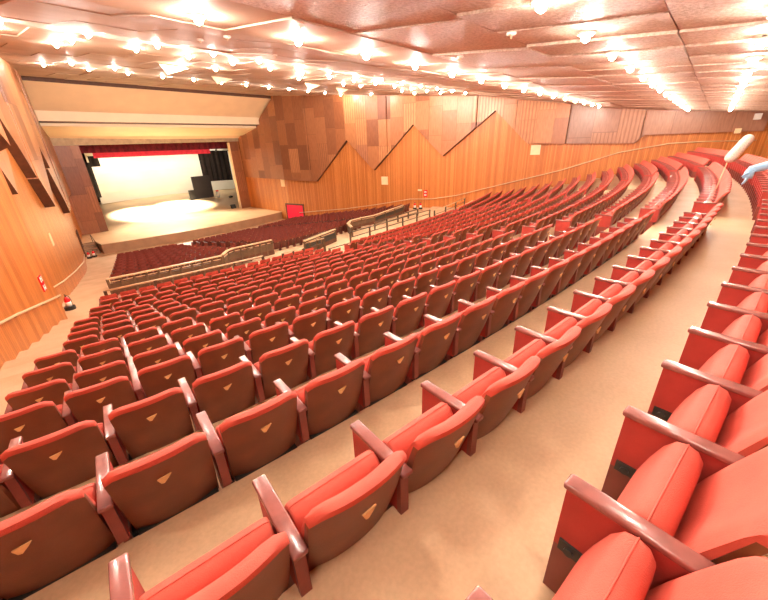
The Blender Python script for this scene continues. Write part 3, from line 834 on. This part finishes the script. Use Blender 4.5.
def flat(name, x0, x1, z0, z1, y, mat, label):
    o = empty(name, (x0, y, z0)); m = MB(); m.box(((x1-x0)/2, 0, (z1-z0)/2), (x1-x0, .06, z1-z0), mat); m.build('panel', None, o)
    m = MB(); m.box((.3, .5, .04), (.08, 1.0, .08), BLK); m.box((x1-x0-.3, .5, .04), (.08, 1.0, .08), BLK); m.build('foot', None, o)
    m = MB(); m.tube([(.3, .95, .06), (.3, .04, (z1-z0)*.7)], .02, BLK, 6); m.tube([(x1-x0-.3, .95, .06), (x1-x0-.3, .04, (z1-z0)*.7)], .02, BLK, 6); m.build('brace', None, o)
    tag(o, label, 'stage flat', 'dark flats standing on the stage'); return o
flat('stage_flat', 23.8, 26.6, -6.6, -3.45, 55.8, GDRAPE, 'large dark grey flat standing on stage below the black drape')
flat('stage_flat', 22.9, 23.75, -6.6, -5.25, 55.6, BLK, 'small black flat standing left of the large grey flat')
flat('stage_flat', 30.9, 31.6, -6.8, -3.2, 53.6, BLK, 'narrow dark flat by the right edge of the stage opening')
# small stage things
m = MB(); 
o = empty('instrument_case', (26.95, 55.2, -6.72)); m.box((0, 0, .45), (.35, .3, .9), WHT); m.build('body', None, o); m = MB(); m.box((0, -.01, 1.0), (.3, .26, .2), REDPL); m.build('lid', None, o)
tag(o, 'small upright white and red case beside the large grey flat', 'case')
o = empty('stage_monitor', (25.2, 47.9, -7.5)); m = MB(); m.mesh([(-.3, -.2, 0), (.3, -.2, 0), (.3, .25, 0), (-.3, .25, 0), (-.3, -.05, .5), (.3, -.05, .5), (.3, .25, .5), (-.3, .25, .5)], [(0, 1, 5, 4), (1, 2, 6, 5), (2, 3, 7, 6), (3, 0, 4, 7), (4, 5, 6, 7), (3, 2, 1, 0)], BLK); m.build('cabinet', None, o)
m = MB(); m.tube([(0, -.15, .18), (0, -.17, .19)], .15, GDRAPE, 14); m.build('speaker_cone', None, o); tag(o, 'black wedge stage speaker at the foot of the right opening panel', 'speaker')
for (x, y) in ((28.3, 54.0), (29.8, 53.2)):
    o = empty('cable_box', (x, y, -6.8)); m = MB(); m.box((0, 0, .12), (.5, .35, .24), BLK); m.build('body', None, o); m = MB(); m.tube([(-.1, 0, .24), (-.1, 0, .32), (.1, 0, .32), (.1, 0, .24)], .02, POST, 6); m.build('handle', None, o)
    tag(o, 'small dark equipment box on the stage floor, %s of two' % ('left' if x < 29 else 'right'), 'box')
# lighting battens with lanterns
def lantern(x, y, z, i, label):
    o = empty('stage_lantern', (x, y, z))
    m = MB(); m.tube([(0, 0, 0), (0, 0, -.12)], .015, BLK, 6); m.box((0, 0, -.12), (.26, .03, .02), BLK); m.build('yoke', None, o)
    m = MB(); m.tube([(0, -.16, -.14), (0, .0, -.24), (0, .16, -.34)], [.085, .1, .12], BLK, 12); m.build('housing', None, o, True)
    m = MB(); m.tube([(0, .161, -.341), (0, .169, -.346)], .095, STAGEL, 12); m.build('lens', None, o)
    tag(o, label, 'stage light', 'lanterns hung above the stage')
for bi, (y, z, x0, x1, n_) in enumerate(((50.6, .55, 11, 30, 12), (53.6, .2, 13, 30, 9))):
    o = empty('lighting_batten', (x0, y, z)); m = MB(); m.tube([(0, 0, 0), (x1-x0, 0, 0)], .03, WHT, 8); m.build('pipe', None, o)
    for t in (.1, .5, .9):
        m = MB(); m.tube([((x1-x0)*t, 0, 0), ((x1-x0)*t, 0, 4.0)], .008, BLK, 5); m.build('cable', None, o)
    tag(o, 'horizontal lighting bar above the stage, %s' % ('nearest the header' if bi == 0 else 'behind the bright red border'), 'lighting bar')
    for i in range(n_):
        lantern(x0+.8+(x1-x0-1.6)*i/(n_-1), y, z, i, 'small black stage lantern, %s from the left on the %s bar' % (ORD[i+1], 'front' if bi == 0 else 'rear'))
# left stairs beside the stage
o = empty('stage_stairs', (6.2, 40.9, FL_Z))
for i in range(5):
    m = MB(); m.box((.75, .15+.28*i, .16*(i+1)/2), (1.5, .28, .16*(i+1)), STFRONT); m.build('step', None, o)
m = MB(); m.tube([(1.45, 0, .0), (1.45, 0, .85), (1.45, 1.4, 1.6), (1.45, 1.4, .9)], .025, BLK, 6); m.build('handrail', None, o)
tag(o, 'short brown stairs up to the stage at its left end', 'stairs')

# ------------------------------------------------------------------ doors, signs, extinguishers
def on_wall(poly, y):
    x = wx(poly, y); e = .05; dx = (wx(poly, y+e)-wx(poly, y-e))/(2*e); return x, math.atan2(1, dx)-PI/2    # rotation of the wall from the +y direction
def wallbox(name, poly, side, y, z, w, h, t, mat, label, cat, off=.0, extra=None, group=None):
    x, a = on_wall(poly, y); o = empty(name, (x-side*(off+.0), y, z), a)
    m = MB(); m.box((-side*t/2, 0, 0), (t, w, h), mat); m.build('plate', None, o)
    if extra: extra(o, side, t)
    tag(o, label, cat, group); return o
def door(poly, side, y, zf, w, h, mat, nm):
    x, a = on_wall(poly, y); o = empty(nm, (x, y, zf), a)
    m = MB(); m.box((-side*.03, 0, h/2), (.06, w, h), mat); m.build('door_leaf', None, o)
    m = MB(); m.box((-side*.05, 0, h+.06), (.12, w+.3, .14), DARKEDGE)
    for q in (-1, 1): m.box((-side*.05, q*(w/2+.08), h/2), (.12, .12, h), DARKEDGE)
    m.build('door_frame', None, o)
    m = MB(); m.box((-side*.09, -w*.3, 1.0), (.04, .5, .05), BLK); m.build('door_handle', None, o)
    tag(o, kind='structure')
door(RW, 1, 37.0, -8.5, 2.6, 1.95, DOORM, 'door_1')
door(LW, -1, 41.2, -8.5, 1.2, 2.1, DARKEDGE, 'door_2')
wallbox('wall_sign', RW, 1, 38.6, -4.0, .75, .85, .06, SIGNB, 'square beige plate on the right wall above the red door', 'wall plate')
wallbox('wall_sign', RW, 1, 24.4, -3.5, .75, .8, .06, SIGNB, 'square beige plate under the second wooden peak from the stage', 'wall plate')
wallbox('wall_sign', RW, 1, 10.3, -.85, .75, .75, .06, SIGNB, 'square beige plate high on the right wall above the far seats', 'wall plate')
wallbox('wall_sign', RW, 1, 20.5, -4.35, .42, .16, .03, SIGNB, 'small beige strip sign left of the red safety sign', 'sign')
def firesign(o, side, t):
    for k, (z, s) in enumerate(((.14, .0), (-.14, 0))):
        m = MB(); m.box((-side*(t+.004), .07, z), (.008, .05, .17), WHT); m.box((-side*(t+.004), -.07, z), (.008, .05, .17), WHT); m.box((-side*(t+.004), 0, z+.02*(1 if k == 0 else -1)), (.008, .1, .05), WHT); m.build('pictogram', None, o)
wallbox('fire_sign', RW, 1, 19.9, -4.65, .42, .66, .03, REDPL, 'red safety sign with white pictograms on the right wall above the extinguishers', 'sign', extra=firesign)
wallbox('fire_sign', LW, -1, 15.3, -3.75, .3, .5, .03, REDPL, 'red and white safety sign on the left wall above the handrail', 'sign', extra=firesign)
wallbox('wall_sign', LW, -1, 23.4, -3.75, .5, .6, .03, SIGNB, 'pale beige plate on the left wall beyond the red sign', 'wall plate')
wallbox('wall_sign', LW, -1, 19.2, -1.87, .3, .34, .05, WHT, 'small white square box high on the left wall', 'wall box')
wallbox('wall_sign', LW, -1, 43.0, -6.5, .25, .25, .05, POST, 'tiny dark round socket on the left wall near the stage', 'wall box')
wallbox('emergency_light', RW, 1, -1.9, .05, .3, .3, .12, SIGNB, 'small yellow lamp box on the wall beneath the pale cladding, far right', 'emergency light', off=.32)
wallbox('loudspeaker', RW, 1, -2.6, .85, .3, .35, .3, WHT, 'white loudspeaker under the ceiling in the far right corner', 'speaker', off=.32)
def ext(x, y, z, label, mat=REDPL):
    o = empty('fire_extinguisher', (x, y, z))
    m = MB(); m.lathe((0, 0, 0), [(.095, .02), (.1, .03), (.1, .42), (.08, .50), (.035, .54), (.03, .57)], mat, 14); m.build('cylinder', None, o, True)
    m = MB(); m.lathe((0, 0, .14), [(.102, 0), (.102, .2)], WHT, 14); m.build('label_band', None, o, True)
    m = MB(); m.box((0, 0, .60), (.04, .12, .04), BLK); m.box((0, .03, .64), (.03, .16, .015), BLK); m.build('valve', None, o)
    m = MB(); m.tube([(0, .05, .6), (.1, .06, .55), (.13, .05, .35), (.12, .03, .15)], .012, BLK, 6); m.build('hose', None, o, True)
    m = MB(); m.lathe((0, 0, -.0), [(.19, 0), (.19, .14), (.105, .145)], BLK, 14); m.build('stand', None, o)
    tag(o, label, 'fire extinguisher', 'fire extinguishers on the floor by the walls')
ext(1.85, 18.7, XA_Z, 'red and white fire extinguisher at the bend of the left wall handrail')
ext(6.55, 39.7, FL_Z, 'left of two extinguishers by the door near the stage stairs')
ext(6.95, 39.85, FL_Z, 'right of two extinguishers by the door near the stage stairs')
ext(28.9, 19.9, XA_Z, 'left of two extinguishers on the floor below the red sign on the right wall')
ext(29.15, 19.4, XA_Z, 'right of two extinguishers on the floor below the red sign on the right wall')
ext(28.0, 38.6-1, FL_Z, 'white and red extinguisher beside the magenta door') if False else None

# ------------------------------------------------------------------ ceiling lamps
def make_lamp(BULB=BULB):
    r = empty('ceiling_lamp')
    m = MB(); m.lathe((0, 0, -.012), [(.12, .03), (.12, 0), (.10, 0), (.085, .03)], WHT, 16); m.build('trim_ring', None, r, True)
    m = MB(); m.lathe((0, 0, -.01), [(.03, .10), (.03, .02), (.022, .0)], BLK, 10); m.build('lamp_holder', None, r, True)
    bm = bmesh.new(); bmesh.ops.create_icosphere(bm, subdivisions=1, radius=.065); bmesh.ops.translate(bm, vec=(0, 0, -.050), verts=bm.verts)
    me = bpy.data.meshes.new('bulb'); bm.to_mesh(me); bm.free(); me.materials.append(BULB); me.polygons.foreach_set('use_smooth', [True]*len(me.polygons))
    b = bpy.data.objects.new('bulb', me); COL.objects.link(b); b.parent = r
    return r
lproto = make_lamp(); collect(lproto)
lproto2 = make_lamp(BULBR); collect(lproto2); used = set()
LR = []
for (v, u0, n_, du, nm) in ((-.15, -1.0, 18, 1.88, 'rearmost row over the right-hand seats'), (1.85, -.8, 18, 1.9, 'second row from the rear wall'), (6.45, -2.4, 18, 1.865, 'long bright row crossing the ceiling'),
                            (14.7, 2.0, 14, 1.86, 'near row of the middle cluster'), (17.2, 2.1, 14, 1.9, 'middle row of the middle cluster'), (28.4, 5.0, 12, 1.97, 'far row before the stage portal')):
    LR.append((nm, [(u0+du*i, v) for i in range(n_)]))
LR.append(('sparse row of the middle cluster', [(3.9, 18.9), (8.8, 20.3), (10.4, 20.2), (15.1, 19.6), (18.7, 19.6), (20.1, 19.4), (24.2, 19.0), (26.6, 19.6)]))
LR.append(('scattered lamps near the portal', [(3.9, 30.2), (5.7, 25.9), (7.6, 26.0), (26.8, 24.6)]))
lf = True; nl = 0
for nm, L_ in LR:
    vis = 0
    for (u, v) in L_:
        x, y = xy_of(u, v)
        if x < wx(LW, y)+.5 or x > wx(RW, y)-.5: continue
        z = ceil_z(x, y)
        pr = lproto2 if v < 5 else lproto; o = pr if pr.name not in used else copy_tree(pr); used.add(pr.name); o.location = (x, y, z); nl += 1
        q = pix((x, y, z-.15))
        if q and 0 < q[0] < 768 and 0 < q[1] < 600:
            vis += 1; tag(o, 'bright round ceiling lamp, %s from the left in the %s' % (ORD[vis], nm), 'ceiling lamp', 'bright lamps in the ceiling')
        else: tag(o, 'bright round ceiling lamp overhead, beyond the top edge of the photo', 'ceiling lamp', 'bright lamps in the ceiling')
print('lamps', nl)
# triangular cream flaps and small detectors
def flap(u, v, label):
    x, y = xy_of(u, v); z = czv(v)-.02; o = empty('ceiling_flap', (x, y, z))
    A = [(0, 0, 0), (1.5, .15, 0), (.25, -.1, -.42)]; n_ = [(p[0], p[1]+.04, p[2]) for p in A]
    m = MB(); m.mesh(A+n_, [(0, 1, 2), (5, 4, 3), (0, 3, 4, 1), (1, 4, 5, 2), (2, 5, 3, 0)], CREAM2); m.build('flap', None, o)
    m = MB(); m.tube([(0, .02, -.0), (1.5, .17, -.0)], .015, BLK, 6); m.build('hinge_bar', None, o)
    tag(o, label, 'ceiling flap', 'open triangular flaps in the ceiling')
flap(8.0, 20.9, 'cream triangular flap open in the ceiling, nearest the left')
flap(12.2, 24.4, 'cream triangular flap open in the ceiling before the portal')
flap(17.1, 21.6, 'cream triangular ceiling flap above the middle of the hall')
flap(20.6, 22.4, 'cream triangular ceiling flap farthest to the right')
for i, (px_, lb) in enumerate((((5.0, 10.2), 'over the left'), ((4.6, 8.2), 'near the big flare'), ((4.3, 5.4), 'near the top edge'), ((7.6, 10.9), 'in the middle'), ((7.9, 4.6), 'right of the bright row'), ((6.2, 2.75), 'beside the rough panels'))):
    x, y = xy_of(*px_); o = empty('smoke_detector', (x, y, czv(px_[1])))
    m = MB(); m.lathe((0, 0, -.035), [(.035, 0), (.07, .012), (.07, .035)], WHT, 14); m.build('base', None, o, True)
    m = MB(); m.tube([(0, 0, -.03), (0, 0, -.075)], .012, RAILM, 8); m.build('sensor', None, o)
    tag(o, 'tiny white ceiling detector %s' % lb, 'detector', 'small white detectors on the ceiling')

# ------------------------------------------------------------------ stage light
for (x, y, z, e, s, tx, ty) in ((15.5, 53.7, -.1, 17000, 66, 15.8, 52.6), (20.5, 53.9, -.1, 17000, 66, 20.8, 53.4), (17.5, 47.9, .2, 8000, 110, 17.5, 43.0)):  # last spot is an added light that brightens the apron; no lantern holds it
    l = bpy.data.lights.new('stage_spot', 'SPOT'); l.energy = e; l.spot_size = rad(s); l.spot_blend = .55; l.shadow_soft_size = .12; l.color = (1, .93, .82)
    lo_ = bpy.data.objects.new('stage_spot', l); COL.objects.link(lo_); lo_.location = (x, y, z)
    lo_.rotation_euler = (Vector((tx, ty, -7.2))-Vector((x, y, z))).to_track_quat('-Z', 'Y').to_euler()
for (x, y, z, e) in ((16, 56.8, .2, 330), (20.5, 56.8, .2, 330), (25, 56.8, .2, 330), (30, 56.8, .2, 240)):
    l = bpy.data.lights.new('cyclorama_wash', 'SPOT'); l.energy = e*2.3; l.spot_size = rad(110); l.spot_blend = .8; l.shadow_soft_size = .15; l.color = (1, .96, .86)
    lo_ = bpy.data.objects.new('cyclorama_wash', l); COL.objects.link(lo_); lo_.location = (x, y, z)
    lo_.rotation_euler = (Vector((x, 60.5, -3.2))-Vector((x, y, z))).to_track_quat('-Z', 'Y').to_euler()

# ------------------------------------------------------------------ dust mop propped on the seats, bags, cleaner
o = empty('dust_mop', (13.6, -.95, -.7))
m = MB(); a = Vector((0.05, .20, -.02)); b = Vector((.35, -.12, .60)); d = b-a
pts = [a+d*t for t in (0, .04, .12, .3, .5, .7, .88, .96, 1)]; m.tube(pts, [.05, .10, .13, .135, .13, .13, .125, .09, .04], MOP, 16); m.build('mop_head', None, o, True)
m = MB(); m.tube([Vector((.06, .19, .02)), Vector((.02, .26, -1.0))], .012, RAILM, 8); m.build('handle', None, o, True)
tag(o, 'long white fluffy dust mop head propped diagonally above the far right seats', 'mop')

def person():
    root = empty('person', (6.2, -1.97, UP_Z[0]))
    vs = [(0, 0, .95), (-.02, .18, 1.12), (-.03, .38, 1.27), (-.04, .52, 1.34), (-.05, .62, 1.42), (-.05, .70, 1.47),
          (-.20, .56, 1.31), (-.16, .99, 1.45), (-.23, 1.42, 1.31),
          (.14, .44, 1.26), (.20, .62, 1.05), (.14, .55, .80),
          (-.10, .0, .90), (-.12, .06, .50), (-.12, -.04, .09), (-.12, .09, .05),
          (.10, .0, .90), (.12, .04, .50), (.12, -.06, .09), (.12, .07, .05)]
    es = [(0, 1), (1, 2), (2, 3), (3, 4), (4, 5), (2, 6), (6, 7), (7, 8), (2, 9), (9, 10), (10, 11), (0, 12), (12, 13), (13, 14), (14, 15), (0, 16), (16, 17), (17, 18), (18, 19)]
    rd = [.15, .14, .15, .07, .085, .095, .06, .045, .032, .06, .045, .035, .09, .06, .045, .04, .09, .06, .045, .04]
    me = bpy.data.meshes.new('person_body'); me.from_pydata(vs, es, []); me.materials.append(WSHIRT); me.materials.append(TROU); me.materials.append(SKIN)
    bo = bpy.data.objects.new('body', me); COL.objects.link(bo); bo.parent = root
    md = bo.modifiers.new('skin', 'SKIN'); sv = me.skin_vertices[0].data
    for i, r_ in enumerate(rd): sv[i].radius = (r_, r_*(.75 if i in (0, 1, 2) else 1)); 
    sv[0].use_root = True
    sb = bo.modifiers.new('sub', 'SUBSURF'); sb.levels = 2; sb.render_levels = 2
    dg = bpy.context.evaluated_depsgraph_get(); ev = bo.evaluated_get(dg); m2 = bpy.data.meshes.new_from_object(ev)
    bo.modifiers.clear(); bo.data = m2
    m2.materials.clear(); [m2.materials.append(q) for q in (WSHIRT, TROU, SKIN)]
    for p in m2.polygons:
        c = p.center; p.use_smooth = True
        p.material_index = 2 if (c.y > .60 and c.x > -.15 and c.x < .06 and c.z > 1.34) else (1 if c.z < .93 and c.y < .2 else 0)
    # gloved hand: palm and five separate curled fingers
    W = Vector((-.23, 1.42, 1.31)); D = Vector((-.10, .02, -.98)).normalized(); FD = Vector((-.23+.16, 1.42-.98, 1.31-1.45)).normalized()
    side = D.cross(Vector((.3, .9, .3))).normalized(); nrm = side.cross(D).normalized()
    bm = bmesh.new(); bmesh.ops.create_cube(bm, size=1)
    me = bpy.data.meshes.new('glove'); bm.free()
    m = MB()
    m.tube([W-FD*.22, W-FD*.21, W-FD*.08, W, W+D*.02], [.040, .052, .045, .038, .036], GLOVE, 12)
    m.tube([W+D*.0, W+D*.03, W+D*.07, W+D*.10], [.034, .044, .046, .040], GLOVE, 12)
    for k, (sx_, L, cv) in enumerate(((-.032, .075, .3), (-.011, .085, .35), (.011, .08, .4), (.032, .062, .45))):
        b0 = W+D*.085+side*sx_; p1 = b0+(D+nrm*cv*.3).normalized()*L*.45; p2 = p1+(D+nrm*cv).normalized()*L*.32; p3 = p2+(D+nrm*cv*2).normalized()*L*.25
        m.tube([b0, p1, p2, p3], [.0115, .0105, .0095, .0075], GLOVE, 8)
    b0 = W+D*.035-side*.036; p1 = b0+(D*.5-side*.7+nrm*.4).normalized()*.04; p2 = p1+(D*.8-side*.2+nrm*.5).normalized()*.035
    m.tube([b0, p1, p2], [.014, .0125, .009], GLOVE, 8)
    g = m.build('glove', None, root, True)
    # face and hair
    hc = Vector((-.05, .70, 1.47))
    m = MB(); m.lathe((hc.x+.01, hc.y-.03, hc.z-.02), [(.098, 0), (.108, .06), (.095, .11), (.05, .145), (.01, .15)], HAIR, 16); m.build('hair', None, root, True)
    m = MB()
    for q in (-1, 1): m.tube([hc+Vector((q*.033, .085, -.0)), hc+Vector((q*.033, .093, -.0))], .011, BLK, 8)
    m.tube([hc+Vector((0, .085, 0)), hc+Vector((0, .112, -.035)), hc+Vector((0, .09, -.045))], [.008, .013, .009], SKIN, 8)
    m.tube([hc+Vector((-.025, .088, -.07)), hc+Vector((.025, .088, -.07))], .006, REDD, 6); m.build('face', None, root, True)
    tag(root, 'person in white leaning in at the right edge, reaching down with a light blue glove', 'person')
person()

# ------------------------------------------------------------------ world, exposure
sc = bpy.context.scene
w = bpy.data.worlds.new('world'); sc.world = w; w.use_nodes = True
bg = w.node_tree.nodes['Background']; bg.inputs[0].default_value = (1, .8, .62, 1); bg.inputs[1].default_value = .02
sc.view_settings.view_transform = 'Standard'; sc.view_settings.look = 'None'; sc.view_settings.gamma = 1
sc.view_settings.use_curve_mapping = False; sc.view_settings.exposure = 0.65
try:
    sc.cycles.use_denoising = True; sc.cycles.use_light_tree = True; sc.cycles.max_bounces = 8; sc.cycles.diffuse_bounces = 5
    sc.cycles.sample_clamp_indirect = 12; sc.cycles.caustics_reflective = False
except Exception as e: print(e)
for o in list(sc.objects):
    if o.parent is None: o.location.z += ZOFF
